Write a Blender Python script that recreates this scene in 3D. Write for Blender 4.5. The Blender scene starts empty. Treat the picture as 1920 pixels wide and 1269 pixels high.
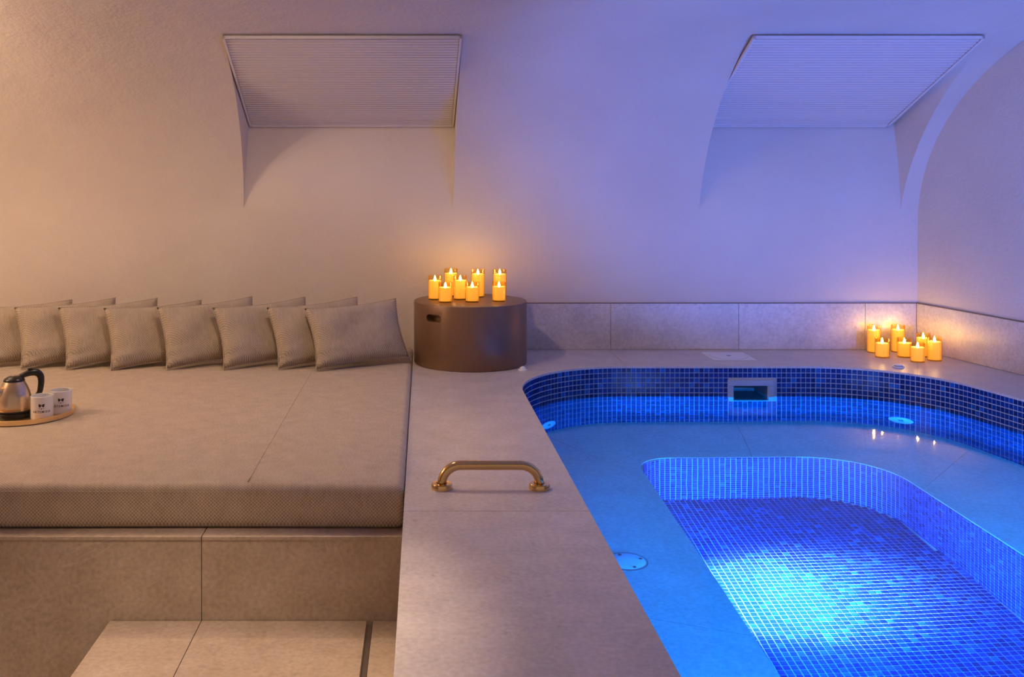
import bpy, bmesh, math, random
from mathutils import Vector, Matrix

random.seed(7)
scene = bpy.context.scene
COL = scene.collection
PI = math.pi

# ------------------------------------------------------------------ camera
# photo is 1920x1269; depth lines meet at pixel (795, 330); focal length 1900 px
F, VX, VY, H = 1900.0, 795.0, 330.0, 0.99
cam_data = bpy.data.cameras.new('camera')
cam = bpy.data.objects.new('camera', cam_data)
COL.objects.link(cam)
cam.location = (0, 0, H)
cam.rotation_euler = (PI / 2, 0, 0)
cam_data.sensor_width = 36.0
cam_data.sensor_fit = 'HORIZONTAL'
cam_data.lens = 36.0 * F / 1920.0
cam_data.shift_x = (960 - VX) / 1920.0
cam_data.shift_y = (VY - 634.5) / 1920.0
cam_data.clip_start = 0.05
scene.camera = cam

# ------------------------------------------------------------------ world, exposure
world = bpy.data.worlds.new('world')
scene.world = world
world.use_nodes = True
bg = world.node_tree.nodes['Background']
bg.inputs[0].default_value = (1.0, 0.74, 0.60, 1)
bg.inputs[1].default_value = 0.30
vs = scene.view_settings
vs.view_transform = 'Standard'
vs.look = 'None'
vs.exposure = 0.23
vs.gamma = 1.0
vs.use_curve_mapping = False
scene.cycles.use_denoising = True
scene.cycles.sample_clamp_indirect = 4.0
scene.cycles.max_bounces = 10
scene.cycles.blur_glossy = 0.3

# ------------------------------------------------------------------ lamps
def lamp(name, kind, loc, color, power, target=None, **kw):
    d = bpy.data.lights.new(name, kind)
    d.color = color
    d.energy = power
    for k, v in kw.items():
        setattr(d, k, v)
    o = bpy.data.objects.new(name, d)
    COL.objects.link(o)
    o.location = loc
    if target is not None:
        o.rotation_euler = (Vector(target) - Vector(loc)).to_track_quat('-Z', 'Y').to_euler()
    return o

WARM = (1.0, 0.72, 0.49)
lamp('wall_lamp_light', 'POINT', (-3.3, 3.65, 1.58), WARM, 48, shadow_soft_size=0.06)
lamp('bench_downlight', 'SPOT', (-0.6, 4.0, 1.82), WARM, 36, (-0.6, 4.3, 0), shadow_soft_size=0.05, spot_size=math.radians(160), spot_blend=0.6)
lamp('step_downlight', 'SPOT', (-0.7, 2.2, 1.82), WARM, 120, (-0.8, 2.2, -0.4), shadow_soft_size=0.04, spot_size=math.radians(62), spot_blend=0.6)
lamp('corner_fill', 'POINT', (-2.55, 4.5, 1.60), WARM, 15, shadow_soft_size=0.05)  # second warm point, added to brighten the upper left corner
# underwater lamp in the foot well wall, then added blue fills for ledge and walls
BLUE = (0.02, 0.25, 1.0)
lamp('foot_well_lamp', 'SPOT', (1.0, 3.55, -0.98), BLUE, 430, (2.0, 3.8, -0.85), shadow_soft_size=0.08, spot_size=math.radians(176), spot_blend=0.4)
lamp('foot_well_beam', 'SPOT', (1.0, 3.72, -0.92), (1.0, 0.55, 0.48), 2400, (1.20, 3.74, -1.235), shadow_soft_size=0.06, spot_size=math.radians(88), spot_blend=1.0)
lamp('pool_front_fill', 'SPOT', (1.6, 1.15, -0.30), BLUE, 400, (1.6, 5.2, -0.5), shadow_soft_size=0.08, spot_size=math.radians(150), spot_blend=0.5)  # added out of view to light the ledge and back wall blue
lamp('ledge_fill', 'AREA', (0.525, 2.7, -0.24), BLUE, 9, (1.9, 2.7, -0.45), shape='RECTANGLE', size=3.0, size_y=0.04)  # added area fill, stands in for light scattered onto the ledge
lamp('ledge_fill', 'AREA', (2.98, 2.5, -0.24), BLUE, 130, (1.6, 4.0, -0.6), shape='RECTANGLE', size=2.2, size_y=0.04)  # added area fill out of view, evens the blue on the back ledge
# added unseen spot at the near right pool end, replaces pool light on vault
lamp('vault_fill', 'SPOT', (2.55, 1.3, 0.0), (0.14, 0.23, 1.0), 480, (2.42, 5.6, 2.12), shadow_soft_size=0.05, spot_size=math.radians(60), spot_blend=0.5)

# ------------------------------------------------------------------ materials
MATS = {}
def nodes_of(name):
    m = bpy.data.materials.new(name)
    m.use_nodes = True
    nt = m.node_tree
    p = nt.nodes['Principled BSDF']
    MATS[name] = m
    return m, nt, p

def N(nt, t, **kw):
    n = nt.nodes.new(t)
    for k, v in kw.items():
        if k.startswith('i_'):
            n.inputs[k[2:].replace('_', ' ')].default_value = v
        else:
            setattr(n, k, v)
    return n

def simple(name, color, rough=0.5, metal=0.0, coat=0.0, spec=0.5, bump=None):
    m, nt, p = nodes_of(name)
    p.inputs['Base Color'].default_value = (*color, 1)
    p.inputs['Roughness'].default_value = rough
    p.inputs['Metallic'].default_value = metal
    p.inputs['Coat Weight'].default_value = coat
    p.inputs['Specular IOR Level'].default_value = spec
    tc = N(nt, 'ShaderNodeTexCoord')
    nz = N(nt, 'ShaderNodeTexNoise')
    nz.inputs['Scale'].default_value = bump[0] if bump else 60
    nz.inputs['Detail'].default_value = 4
    nt.links.new(tc.outputs['Object'], nz.inputs['Vector'])
    mr = N(nt, 'ShaderNodeMapRange')
    mr.inputs['To Min'].default_value = rough * 0.88
    mr.inputs['To Max'].default_value = min(1, rough * 1.12)
    nt.links.new(nz.outputs['Fac'], mr.inputs['Value'])
    nt.links.new(mr.outputs['Result'], p.inputs['Roughness'])
    if bump:
        b = N(nt, 'ShaderNodeBump')
        b.inputs['Strength'].default_value = bump[1]
        b.inputs['Distance'].default_value = bump[2]
        nt.links.new(nz.outputs['Fac'], b.inputs['Height'])
        nt.links.new(b.outputs['Normal'], p.inputs['Normal'])
    return m

def mat_plaster():
    m, nt, p = nodes_of('plaster')
    L = nt.links.new
    geo = N(nt, 'ShaderNodeNewGeometry')
    n1 = N(nt, 'ShaderNodeTexNoise'); n1.inputs['Scale'].default_value = 1.6; n1.inputs['Detail'].default_value = 5
    n2 = N(nt, 'ShaderNodeTexNoise'); n2.inputs['Scale'].default_value = 55; n2.inputs['Detail'].default_value = 6; n2.inputs['Roughness'].default_value = 0.65
    n3 = N(nt, 'ShaderNodeTexNoise'); n3.inputs['Scale'].default_value = 9; n3.inputs['Detail'].default_value = 3
    for n in (n1, n2, n3):
        L(geo.outputs['Position'], n.inputs['Vector'])
    ramp = N(nt, 'ShaderNodeValToRGB')
    ramp.color_ramp.elements[0].position = 0.3; ramp.color_ramp.elements[0].color = (0.60, 0.52, 0.46, 1)
    ramp.color_ramp.elements[1].position = 0.7; ramp.color_ramp.elements[1].color = (0.67, 0.59, 0.52, 1)
    L(n1.outputs['Fac'], ramp.inputs['Fac'])
    L(ramp.outputs['Color'], p.inputs['Base Color'])
    ad = N(nt, 'ShaderNodeMath', operation='MULTIPLY_ADD'); ad.inputs[1].default_value = 2.2
    L(n3.outputs['Fac'], ad.inputs[0]); L(n2.outputs['Fac'], ad.inputs[2])
    b = N(nt, 'ShaderNodeBump'); b.inputs['Strength'].default_value = 0.55; b.inputs['Distance'].default_value = 0.006
    L(ad.outputs[0], b.inputs['Height']); L(b.outputs['Normal'], p.inputs['Normal'])
    p.inputs['Roughness'].default_value = 0.85
    p.inputs['Specular IOR Level'].default_value = 0.25

def mat_stone(name, c0, c1, rough, veins=0.0):
    m, nt, p = nodes_of(name)
    L = nt.links.new
    geo = N(nt, 'ShaderNodeNewGeometry')
    n1 = N(nt, 'ShaderNodeTexNoise'); n1.inputs['Scale'].default_value = 7; n1.inputs['Detail'].default_value = 8; n1.inputs['Roughness'].default_value = 0.62
    n2 = N(nt, 'ShaderNodeTexNoise'); n2.inputs['Scale'].default_value = 70; n2.inputs['Detail'].default_value = 5
    n4 = N(nt, 'ShaderNodeTexNoise'); n4.inputs['Scale'].default_value = 26; n4.inputs['Detail'].default_value = 2; n4.inputs['Distortion'].default_value = 1.5
    for n in (n1, n2, n4):
        L(geo.outputs['Position'], n.inputs['Vector'])
    ramp = N(nt, 'ShaderNodeValToRGB')
    ramp.color_ramp.elements[0].position = 0.32; ramp.color_ramp.elements[0].color = (*c0, 1)
    ramp.color_ramp.elements[1].position = 0.68; ramp.color_ramp.elements[1].color = (*c1, 1)
    L(n1.outputs['Fac'], ramp.inputs['Fac'])
    # small dark fossil flecks
    fl = N(nt, 'ShaderNodeValToRGB')
    fl.color_ramp.elements[0].position = 0.70; fl.color_ramp.elements[0].color = (0, 0, 0, 1)
    fl.color_ramp.elements[1].position = 0.78; fl.color_ramp.elements[1].color = (1, 1, 1, 1)
    L(n4.outputs['Fac'], fl.inputs['Fac'])
    mul = N(nt, 'ShaderNodeMath', operation='MULTIPLY'); mul.inputs[1].default_value = 0.45
    L(fl.outputs['Color'], mul.inputs[0])
    mx = N(nt, 'ShaderNodeMixRGB', blend_type='MIX')
    L(mul.outputs[0], mx.inputs[0]); L(ramp.outputs['Color'], mx.inputs[1])
    mx.inputs[2].default_value = (c0[0] * 0.55, c0[1] * 0.5, c0[2] * 0.45, 1)
    out = mx.outputs[0]
    # fine grain
    mg = N(nt, 'ShaderNodeMixRGB', blend_type='OVERLAY'); mg.inputs[0].default_value = 0.35
    L(out, mg.inputs[1]); L(n2.outputs['Fac'], mg.inputs[2])
    out = mg.outputs[0]
    if veins:
        nv = N(nt, 'ShaderNodeTexNoise'); nv.inputs['Scale'].default_value = 1.1; nv.inputs['Detail'].default_value = 6; nv.inputs['Distortion'].default_value = 0.6
        mp = N(nt, 'ShaderNodeMapping'); mp.inputs['Rotation'].default_value = (0, 0.6, 0.3)
        L(geo.outputs['Position'], mp.inputs['Vector']); L(mp.outputs['Vector'], nv.inputs['Vector'])
        s = N(nt, 'ShaderNodeMath', operation='SUBTRACT'); s.inputs[1].default_value = 0.5
        a = N(nt, 'ShaderNodeMath', operation='ABSOLUTE')
        l = N(nt, 'ShaderNodeMath', operation='LESS_THAN'); l.inputs[1].default_value = 0.0012
        k = N(nt, 'ShaderNodeMath', operation='MULTIPLY'); k.inputs[1].default_value = veins
        L(nv.outputs['Fac'], s.inputs[0]); L(s.outputs[0], a.inputs[0]); L(a.outputs[0], l.inputs[0]); L(l.outputs[0], k.inputs[0])
        mv = N(nt, 'ShaderNodeMixRGB'); L(k.outputs[0], mv.inputs[0]); L(out, mv.inputs[1]); mv.inputs[2].default_value = (0.75, 0.68, 0.62, 1)
        out = mv.outputs[0]
    L(out, p.inputs['Base Color'])
    mr = N(nt, 'ShaderNodeMapRange'); mr.inputs['To Min'].default_value = rough * 0.8; mr.inputs['To Max'].default_value = rough * 1.25
    L(n2.outputs['Fac'], mr.inputs['Value']); L(mr.outputs['Result'], p.inputs['Roughness'])
    b = N(nt, 'ShaderNodeBump'); b.inputs['Strength'].default_value = 0.18; b.inputs['Distance'].default_value = 0.002
    L(n2.outputs['Fac'], b.inputs['Height']); L(b.outputs['Normal'], p.inputs['Normal'])

def mat_fabric(name, pitch, dark, light, strength):
    """basket weave in object coordinates: u = x, v = y + z"""
    m, nt, p = nodes_of(name)
    L = nt.links.new
    tc = N(nt, 'ShaderNodeTexCoord')
    sp = N(nt, 'ShaderNodeSeparateXYZ'); L(tc.outputs['Object'], sp.inputs[0])
    v = N(nt, 'ShaderNodeMath', operation='ADD'); L(sp.outputs['Y'], v.inputs[0]); L(sp.outputs['Z'], v.inputs[1])
    k = 2 * PI / pitch
    def wave(op):
        b = N(nt, 'ShaderNodeMath', operation='MULTIPLY'); b.inputs[1].default_value = k; L(sp.outputs['X'] if op == 'U' else v.outputs[0], b.inputs[0])
        c = N(nt, 'ShaderNodeMath', operation='SINE'); L(b.outputs[0], c.inputs[0])
        return c
    w1, w2 = wave('U'), wave('V')
    pr = N(nt, 'ShaderNodeMath', operation='MULTIPLY'); L(w1.outputs[0], pr.inputs[0]); L(w2.outputs[0], pr.inputs[1])
    nz = N(nt, 'ShaderNodeTexNoise'); nz.inputs['Scale'].default_value = 14; nz.inputs['Detail'].default_value = 6; L(tc.outputs['Object'], nz.inputs['Vector'])
    mp = N(nt, 'ShaderNodeMapping'); mp.inputs['Scale'].default_value = (420, 30, 30); L(tc.outputs['Object'], mp.inputs['Vector'])
    sl = N(nt, 'ShaderNodeTexNoise'); sl.inputs['Scale'].default_value = 1; sl.inputs['Detail'].default_value = 3; L(mp.outputs['Vector'], sl.inputs['Vector'])
    h = N(nt, 'ShaderNodeMapRange'); h.inputs['From Min'].default_value = -1; h.inputs['From Max'].default_value = 1; L(pr.outputs[0], h.inputs['Value'])
    # colour: weave valleys darker, slubs lighter
    f = N(nt, 'ShaderNodeMath', operation='MULTIPLY_ADD'); f.inputs[1].default_value = 0.55; L(h.outputs[0], f.inputs[0])
    g = N(nt, 'ShaderNodeMath', operation='MULTIPLY'); g.inputs[1].default_value = 0.5; L(sl.outputs['Fac'], g.inputs[0]); L(g.outputs[0], f.inputs[2])
    g2 = N(nt, 'ShaderNodeMath', operation='MULTIPLY_ADD'); g2.inputs[1].default_value = 0.35; L(nz.outputs['Fac'], g2.inputs[0]); L(f.outputs[0], g2.inputs[2])
    ramp = N(nt, 'ShaderNodeValToRGB')
    ramp.color_ramp.elements[0].position = 0.28; ramp.color_ramp.elements[0].color = (*dark, 1)
    ramp.color_ramp.elements[1].position = 0.95; ramp.color_ramp.elements[1].color = (*light, 1)
    L(g2.outputs[0], ramp.inputs['Fac']); L(ramp.outputs['Color'], p.inputs['Base Color'])
    b = N(nt, 'ShaderNodeBump'); b.inputs['Strength'].default_value = strength; b.inputs['Distance'].default_value = pitch * 0.22
    L(f.outputs[0], b.inputs['Height']); L(b.outputs['Normal'], p.inputs['Normal'])
    p.inputs['Roughness'].default_value = 0.9
    p.inputs['Specular IOR Level'].default_value = 0.15
    p.inputs['Sheen Weight'].default_value = 0.15

def mat_water():
    m, nt, p = nodes_of('water')
    L = nt.links.new
    nt.nodes.remove(p)
    rf = N(nt, 'ShaderNodeBsdfRefraction'); rf.inputs['IOR'].default_value = 1.333; rf.inputs['Roughness'].default_value = 0.02
    rf.inputs['Color'].default_value = (0.30, 0.84, 1.0, 1)          # blue green absorption of the water body
    gl = N(nt, 'ShaderNodeBsdfGlossy'); gl.inputs['Roughness'].default_value = 0.06
    geo = N(nt, 'ShaderNodeNewGeometry')
    mp = N(nt, 'ShaderNodeMapping'); mp.inputs['Scale'].default_value = (1.0, 0.55, 1)
    L(geo.outputs['Position'], mp.inputs['Vector'])
    nz = N(nt, 'ShaderNodeTexNoise'); nz.inputs['Scale'].default_value = 5.5; nz.inputs['Detail'].default_value = 2
    L(mp.outputs['Vector'], nz.inputs['Vector'])
    b = N(nt, 'ShaderNodeBump'); b.inputs['Strength'].default_value = 0.025; b.inputs['Distance'].default_value = 0.02
    L(nz.outputs['Fac'], b.inputs['Height'])
    fr = N(nt, 'ShaderNodeFresnel'); fr.inputs['IOR'].default_value = 1.333
    mx = N(nt, 'ShaderNodeMixShader')
    for n in (rf, gl, fr):
        L(b.outputs['Normal'], n.inputs['Normal'])
    L(fr.outputs[0], mx.inputs[0]); L(rf.outputs[0], mx.inputs[1]); L(gl.outputs[0], mx.inputs[2])
    L(mx.outputs[0], nt.nodes['Material Output'].inputs['Surface'])

def mat_thin_glass(name, tint, gloss):
    m, nt, p = nodes_of(name)
    L = nt.links.new
    nt.nodes.remove(p)
    t = N(nt, 'ShaderNodeBsdfTransparent'); t.inputs['Color'].default_value = (*tint, 1)
    gl = N(nt, 'ShaderNodeBsdfGlossy'); gl.inputs['Roughness'].default_value = 0.06; gl.inputs['Color'].default_value = (1, 0.86, 0.6, 1)
    lw = N(nt, 'ShaderNodeLayerWeight'); lw.inputs['Blend'].default_value = gloss
    mx = N(nt, 'ShaderNodeMixShader')
    cap = N(nt, 'ShaderNodeMath', operation='MULTIPLY'); cap.inputs[1].default_value = 0.4
    L(lw.outputs['Fresnel'], cap.inputs[0]); L(cap.outputs[0], mx.inputs[0]); L(t.outputs[0], mx.inputs[1]); L(gl.outputs[0], mx.inputs[2])
    L(mx.outputs[0], nt.nodes['Material Output'].inputs['Surface'])

def mat_wax():
    m, nt, p = nodes_of('wax')
    L = nt.links.new
    p.inputs['Base Color'].default_value = (0.92, 0.72, 0.42, 1)
    p.inputs['Roughness'].default_value = 0.5
    p.inputs['Emission Color'].default_value = (1.0, 0.58, 0.12, 1)      # lit from inside by its electric flame
    p.inputs['Emission Strength'].default_value = 0.6
    t = N(nt, 'ShaderNodeBsdfTranslucent'); t.inputs['Color'].default_value = (1.0, 0.80, 0.42, 1)
    mx = N(nt, 'ShaderNodeMixShader'); mx.inputs[0].default_value = 0.55
    L(p.outputs[0], mx.inputs[1]); L(t.outputs[0], mx.inputs[2])
    L(mx.outputs[0], nt.nodes['Material Output'].inputs['Surface'])

def mat_emit(name, color, s):
    m, nt, p = nodes_of(name)
    p.inputs['Base Color'].default_value = (*color, 1)
    p.inputs['Emission Color'].default_value = (*color, 1)
    p.inputs['Emission Strength'].default_value = s

mat_plaster()
mat_stone('limestone', (0.50, 0.45, 0.42), (0.62, 0.56, 0.52), 0.36)
mat_stone('limestone_bench', (0.40, 0.31, 0.23), (0.50, 0.40, 0.31), 0.42, 0.16)
mat_stone('limestone_ledge', (0.50, 0.46, 0.42), (0.56, 0.52, 0.48), 0.5)
mat_fabric('mattress_fabric', 0.0115, (0.25, 0.185, 0.12), (0.66, 0.54, 0.40), 0.8)
mat_fabric('pillow_fabric', 0.0115, (0.20, 0.15, 0.105), (0.54, 0.45, 0.35), 0.8)
mat_water()
mat_thin_glass('candle_glass', (1.0, 0.91, 0.68), 0.25)
mat_wax()
mat_emit('flame', (1.0, 0.68, 0.28), 110)
simple('grout', (0.44, 0.45, 0.47), 0.8, bump=(300, 0.3, 0.001))
simple('stone_joint', (0.40, 0.33, 0.28), 0.85, bump=(300, 0.3, 0.001))
TILE_MATS = []
for i, c in enumerate([(0.002, 0.022, 0.15), (0.002, 0.014, 0.10), (0.003, 0.036, 0.20), (0.004, 0.055, 0.26), (0.008, 0.09, 0.36)]):
    simple('mosaic_%d' % i, c, 0.15, spec=0.3, bump=(90, 0.1, 0.001))
    TILE_MATS.append(MATS['mosaic_%d' % i])
simple('bronze_drum', (0.21, 0.115, 0.065), 0.38, metal=0.45, bump=(220, 0.25, 0.0008))
simple('brass', (0.72, 0.47, 0.20), 0.13, metal=1.0)
simple('tray_brass', (0.88, 0.64, 0.34), 0.32, metal=1.0)
simple('kettle_gold', (0.66, 0.50, 0.34), 0.26, metal=0.85)
simple('black_plastic', (0.012, 0.011, 0.011), 0.3)
simple('ceramic', (0.80, 0.78, 0.77), 0.18, coat=0.3)
simple('print_ink', (0.03, 0.02, 0.03), 0.5)
simple('louver_paint', (0.70, 0.64, 0.62), 0.5)
simple('skimmer_plastic', (0.38, 0.42, 0.50), 0.4)
simple('louver_dark', (0.30, 0.27, 0.26), 0.8)
simple('throat_plastic', (0.16, 0.16, 0.17), 0.5)
simple('trim_brown', (0.16, 0.11, 0.09), 0.6)
simple('white_plastic', (0.75, 0.75, 0.76), 0.35)
simple('steel', (0.50, 0.47, 0.45), 0.3, metal=1.0)
simple('screw', (0.12, 0.12, 0.13), 0.4, metal=0.6)

# ------------------------------------------------------------------ mesh helpers
def link(name, verts, faces, mat, parent=None, smooth=False, mats=None, fmat=None):
    me = bpy.data.meshes.new(name)
    me.from_pydata([tuple(v) for v in verts], [], faces)
    for mm in (mats or [mat]):
        me.materials.append(MATS[mm] if isinstance(mm, str) else mm)
    if fmat:
        me.polygons.foreach_set('material_index', fmat)
    if smooth:
        me.polygons.foreach_set('use_smooth', [True] * len(me.polygons))
    me.update()
    o = bpy.data.objects.new(name, me)
    COL.objects.link(o)
    if parent:
        o.parent = parent
    return o

def from_bm(name, bm, mat, parent=None, smooth=False, sharp=None):
    me = bpy.data.meshes.new(name)
    bmesh.ops.recalc_face_normals(bm, faces=bm.faces)
    bm.to_mesh(me)
    bm.free()
    me.materials.append(MATS[mat])
    if smooth:
        me.polygons.foreach_set('use_smooth', [True] * len(me.polygons))
        if sharp:
            me.set_sharp_from_angle(angle=math.radians(sharp))
    o = bpy.data.objects.new(name, me)
    COL.objects.link(o)
    if parent:
        o.parent = parent
    return o

def empty(name, loc=(0, 0, 0), rotz=0):
    o = bpy.data.objects.new(name, None)
    COL.objects.link(o)
    o.location = loc
    o.rotation_euler = (0, 0, rotz)
    o.empty_display_size = 0.05
    return o

def tag(o, label, cat=None, group=None, kind=None):
    o['label'] = label
    if cat:
        o['category'] = cat
    if group:
        o['group'] = group
    if kind:
        o['kind'] = kind
    return o

def box_bm(x0, x1, y0, y1, z0, z1, bevel=0.0, seg=2):
    bm = bmesh.new()
    bmesh.ops.create_cube(bm, size=1)
    for v in bm.verts:
        v.co = Vector((x0 + (v.co.x + .5) * (x1 - x0), y0 + (v.co.y + .5) * (y1 - y0), z0 + (v.co.z + .5) * (z1 - z0)))
    if bevel:
        bmesh.ops.bevel(bm, geom=list(bm.edges), offset=bevel, segments=seg, affect='EDGES', profile=0.5)
    return bm

def lathe_bm(profile, n=48, close=False):
    """profile: list of (r, z)"""
    bm = bmesh.new()
    rings = []
    for r, z in profile:
        if r < 1e-6:
            rings.append([bm.verts.new((0, 0, z))])
        else:
            rings.append([bm.verts.new((r * math.cos(2 * PI * k / n), r * math.sin(2 * PI * k / n), z)) for k in range(n)])
    pairs = list(zip(rings, rings[1:]))
    if close:
        pairs.append((rings[-1], rings[0]))
    for a, b in pairs:
        for k in range(n):
            k2 = (k + 1) % n
            if len(a) == 1 and len(b) == 1:
                continue
            if len(a) == 1:
                bm.faces.new((a[0], b[k], b[k2]))
            elif len(b) == 1:
                bm.faces.new((a[k], a[k2], b[0]))
            else:
                bm.faces.new((a[k], a[k2], b[k2], b[k]))
    return bm

def tube_bm(path, radius, n=16, cap=True):
    bm = bmesh.new()
    path = [Vector(p) for p in path]
    rad = radius if isinstance(radius, (list, tuple)) else [radius] * len(path)
    t0 = (path[1] - path[0]).normalized()
    ref = Vector((0, 1, 0)) if abs(t0.y) < 0.9 else Vector((1, 0, 0))
    rings = []
    for i, p in enumerate(path):
        t = (path[min(i + 1, len(path) - 1)] - path[max(i - 1, 0)]).normalized()
        u = (ref - t * ref.dot(t)).normalized()
        w = t.cross(u)
        ref = u
        r = rad[i]
        ru, rw = r if isinstance(r, tuple) else (r, r)
        rings.append([bm.verts.new(p + u * ru * math.cos(2 * PI * k / n) + w * rw * math.sin(2 * PI * k / n)) for k in range(n)])
    for a, b in zip(rings, rings[1:]):
        for k in range(n):
            bm.faces.new((a[k], a[(k + 1) % n], b[(k + 1) % n], b[k]))
    if cap:
        bm.faces.new(rings[0][::-1]); bm.faces.new(rings[-1])
    return bm

def prism(name, poly, z0, z1, mat, parent=None):
    """poly: list of (x, y), counter-clockwise or not"""
    bm = bmesh.new()
    lo = [bm.verts.new((x, y, z0)) for x, y in poly]
    hi = [bm.verts.new((x, y, z1)) for x, y in poly]
    bm.faces.new(hi); bm.faces.new(lo[::-1])
    n = len(poly)
    for k in range(n):
        bm.faces.new((lo[k], lo[(k + 1) % n], hi[(k + 1) % n], hi[k]))
    return from_bm(name, bm, mat, parent)

def copy_tree(o, parent=None):
    c = o.copy(); COL.objects.link(c); c.parent = parent
    for ch in list(o.children):
        copy_tree(ch, c)
    return c

# ------------------------------------------------------------------ dimensions
WALL_Y = 5.79
Z0V, AV, BV = 0.70, 1.15, 1.63            # springing height, rise and run of the vault curve
DECK_X = -0.06
WATER_Z = -0.157
LEDGE_Z = -0.68
PIT_Z = -1.235
FLOOR_Z = -0.76
STEP_Z = -0.382
BENCH_Y = 3.13
BENCH_Z = -0.122
MAT_TOP = 0.02
def right_wall_x(y):
    return 2.82 + 0.22 * (WALL_Y - y)

# ------------------------------------------------------------------ back wall with vault and two window niches
def vault_point(t):                        # t: angle 0..90 deg
    return WALL_Y - BV * (1 - math.cos(t)), Z0V + AV * math.sin(t)

NICHE_Z0, NICHE_Z1 = 0.80, 1.705
def t_of(z):
    return math.asin((z - Z0V) / AV)

def wob(x, z):
    return 0.006 * math.sin(1.7 * x + 2.1 * z) * math.sin(2.3 * z + 0.7 * x) + 0.003 * math.sin(5.1 * x - 3.3 * z + 1.0)

rows = [(WALL_Y, z) for z in (-0.9, -0.4, 0.0, 0.25, 0.45, 0.62)]
ta, tb = t_of(NICHE_Z0), t_of(NICHE_Z1)
rows += [vault_point(ta * k / 3) for k in range(1, 3)]
i0 = len(rows)
NV = 22
rows += [vault_point(ta + (tb - ta) * k / NV) for k in range(NV + 1)]
i1 = len(rows) - 1
rows += [vault_point(tb + (PI / 2 - tb) * k / 10) for k in range(1, 11)]
rows += [(y, Z0V + AV) for y in (3.6, 2.8, 2.0, 1.0, 0.0, -1.0)]

def niche_x(z):
    s = max(0.0, min(1.0, (z - NICHE_Z0) / (NICHE_Z1 - NICHE_Z0)))
    return [-1.03 + 0.03 * s, 0.165 + 0.025 * s, 1.57 + 0.045 * s, 2.72 + 0.10 * s]

SUB = [8, 6, 8, 6, 6]
verts, faces, gridv = [], [], []
for (y, z) in rows:
    bps = [-3.6] + niche_x(z) + [4.2]
    xs = []
    for a, b, n in zip(bps, bps[1:], SUB):
        xs += [a + (b - a) * k / n for k in range(n)]
    xs.append(bps[-1])
    line = []
    for x in xs:
        line.append(len(verts))
        verts.append((x, y - (wob(x, z) if z > 0.3 else 0), z + 0.5 * (wob(x, z + 3) if y < 5 else 0)))
    gridv.append(line)
c0 = [0]
for n in SUB:
    c0.append(c0[-1] + n)
for r in range(len(rows) - 1):
    for c in range(c0[-1]):
        in_niche = i0 <= r < i1 and (c0[1] <= c < c0[2] or c0[3] <= c < c0[4])
        if not in_niche:
            faces.append((gridv[r][c], gridv[r][c + 1], gridv[r + 1][c + 1], gridv[r + 1][c]))
# inner surfaces of the niches: upright panel that leans back slightly, then the slanted soffit behind the louver
PAN_Y, PAN_Z = 5.88, 1.295
SOF_Y, SOF_Z = rows[i1]
def inner_path(k):
    s = k / NV
    sp = 0.5
    if s <= sp:
        q = s / sp
        return WALL_Y - 0.003 + (PAN_Y - WALL_Y + 0.003) * (0.25 * q + 0.75 * q * q), NICHE_Z0 + (PAN_Z - NICHE_Z0) * q
    q = (s - sp) / (1 - sp)
    return PAN_Y + (SOF_Y - PAN_Y) * q, PAN_Z + (SOF_Z - PAN_Z) * q
for ca, cb in ((1, 2), (3, 4)):
    lo, hi = c0[ca], c0[cb]
    prev = None
    for k in range(NV + 1):
        y, z = inner_path(k)
        # the panel's width follows the niche sides at its own height
        bp = niche_x(z)
        xa, xb = (bp[0], bp[1]) if ca == 1 else (bp[2], bp[3] - 0.05 * min(1, k / (NV * .5)))
        ids = []
        for c in range(lo, hi + 1):
            if k in (0, NV):
                ids.append(gridv[i0 if k == 0 else i1][c])
            else:
                ids.append(len(verts))
                verts.append((xa + (xb - xa) * (c - lo) / (hi - lo), y, z))
        if prev:
            for c in range(len(ids) - 1):
                faces.append((prev[c], prev[c + 1], ids[c + 1], ids[c]))
            for c, e in ((0, lo), (-1, hi)):
                a, b = gridv[i0 + k - 1][e], gridv[i0 + k][e]
                f = [prev[c], ids[c], b, a]
                f = [v for j, v in enumerate(f) if v not in f[:j]]
                if len(f) > 2:
                    faces.append(tuple(f))
        prev = ids
wall = link('wall_back', verts, faces, 'plaster')
wall['kind'] = 'structure'
for p in wall.data.polygons:
    p.use_smooth = True
wall.data.set_sharp_from_angle(angle=math.radians(24))
wall['label'] = 'plastered vaulted back wall with two recessed window niches'

# right wall, left wall
ya, yb = -1.0, WALL_Y + 0.05
rw = link('wall_right', [(right_wall_x(ya), ya, -0.9), (right_wall_x(yb), yb, -0.9), (right_wall_x(yb), yb, 2.2), (right_wall_x(ya), ya, 2.2)] +
          [(right_wall_x(ya) + .2, ya, -0.9), (right_wall_x(yb) + .2, yb, -0.9), (right_wall_x(yb) + .2, yb, 2.2), (right_wall_x(ya) + .2, ya, 2.2)],
          [(0, 1, 2, 3), (7, 6, 5, 4), (0, 3, 7, 4), (1, 5, 6, 2), (3, 2, 6, 7), (0, 4, 5, 1)], 'plaster')
rw['kind'] = 'structure'; rw['label'] = 'smooth plastered side wall right of the pool'
lw = from_bm('wall_left', box_bm(-3.7, -3.5, -1, 5.9, -0.9, 2.2), 'plaster')
lw['kind'] = 'structure'; lw['label'] = 'plastered wall at the far end of the bench'
fl = from_bm('floor', box_bm(-3.6, DECK_X, -1, BENCH_Y + 0.1, FLOOR_Z - 0.1, FLOOR_Z), 'limestone_bench')
fl['kind'] = 'structure'; fl['label'] = 'stone floor below the bench step'

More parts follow.
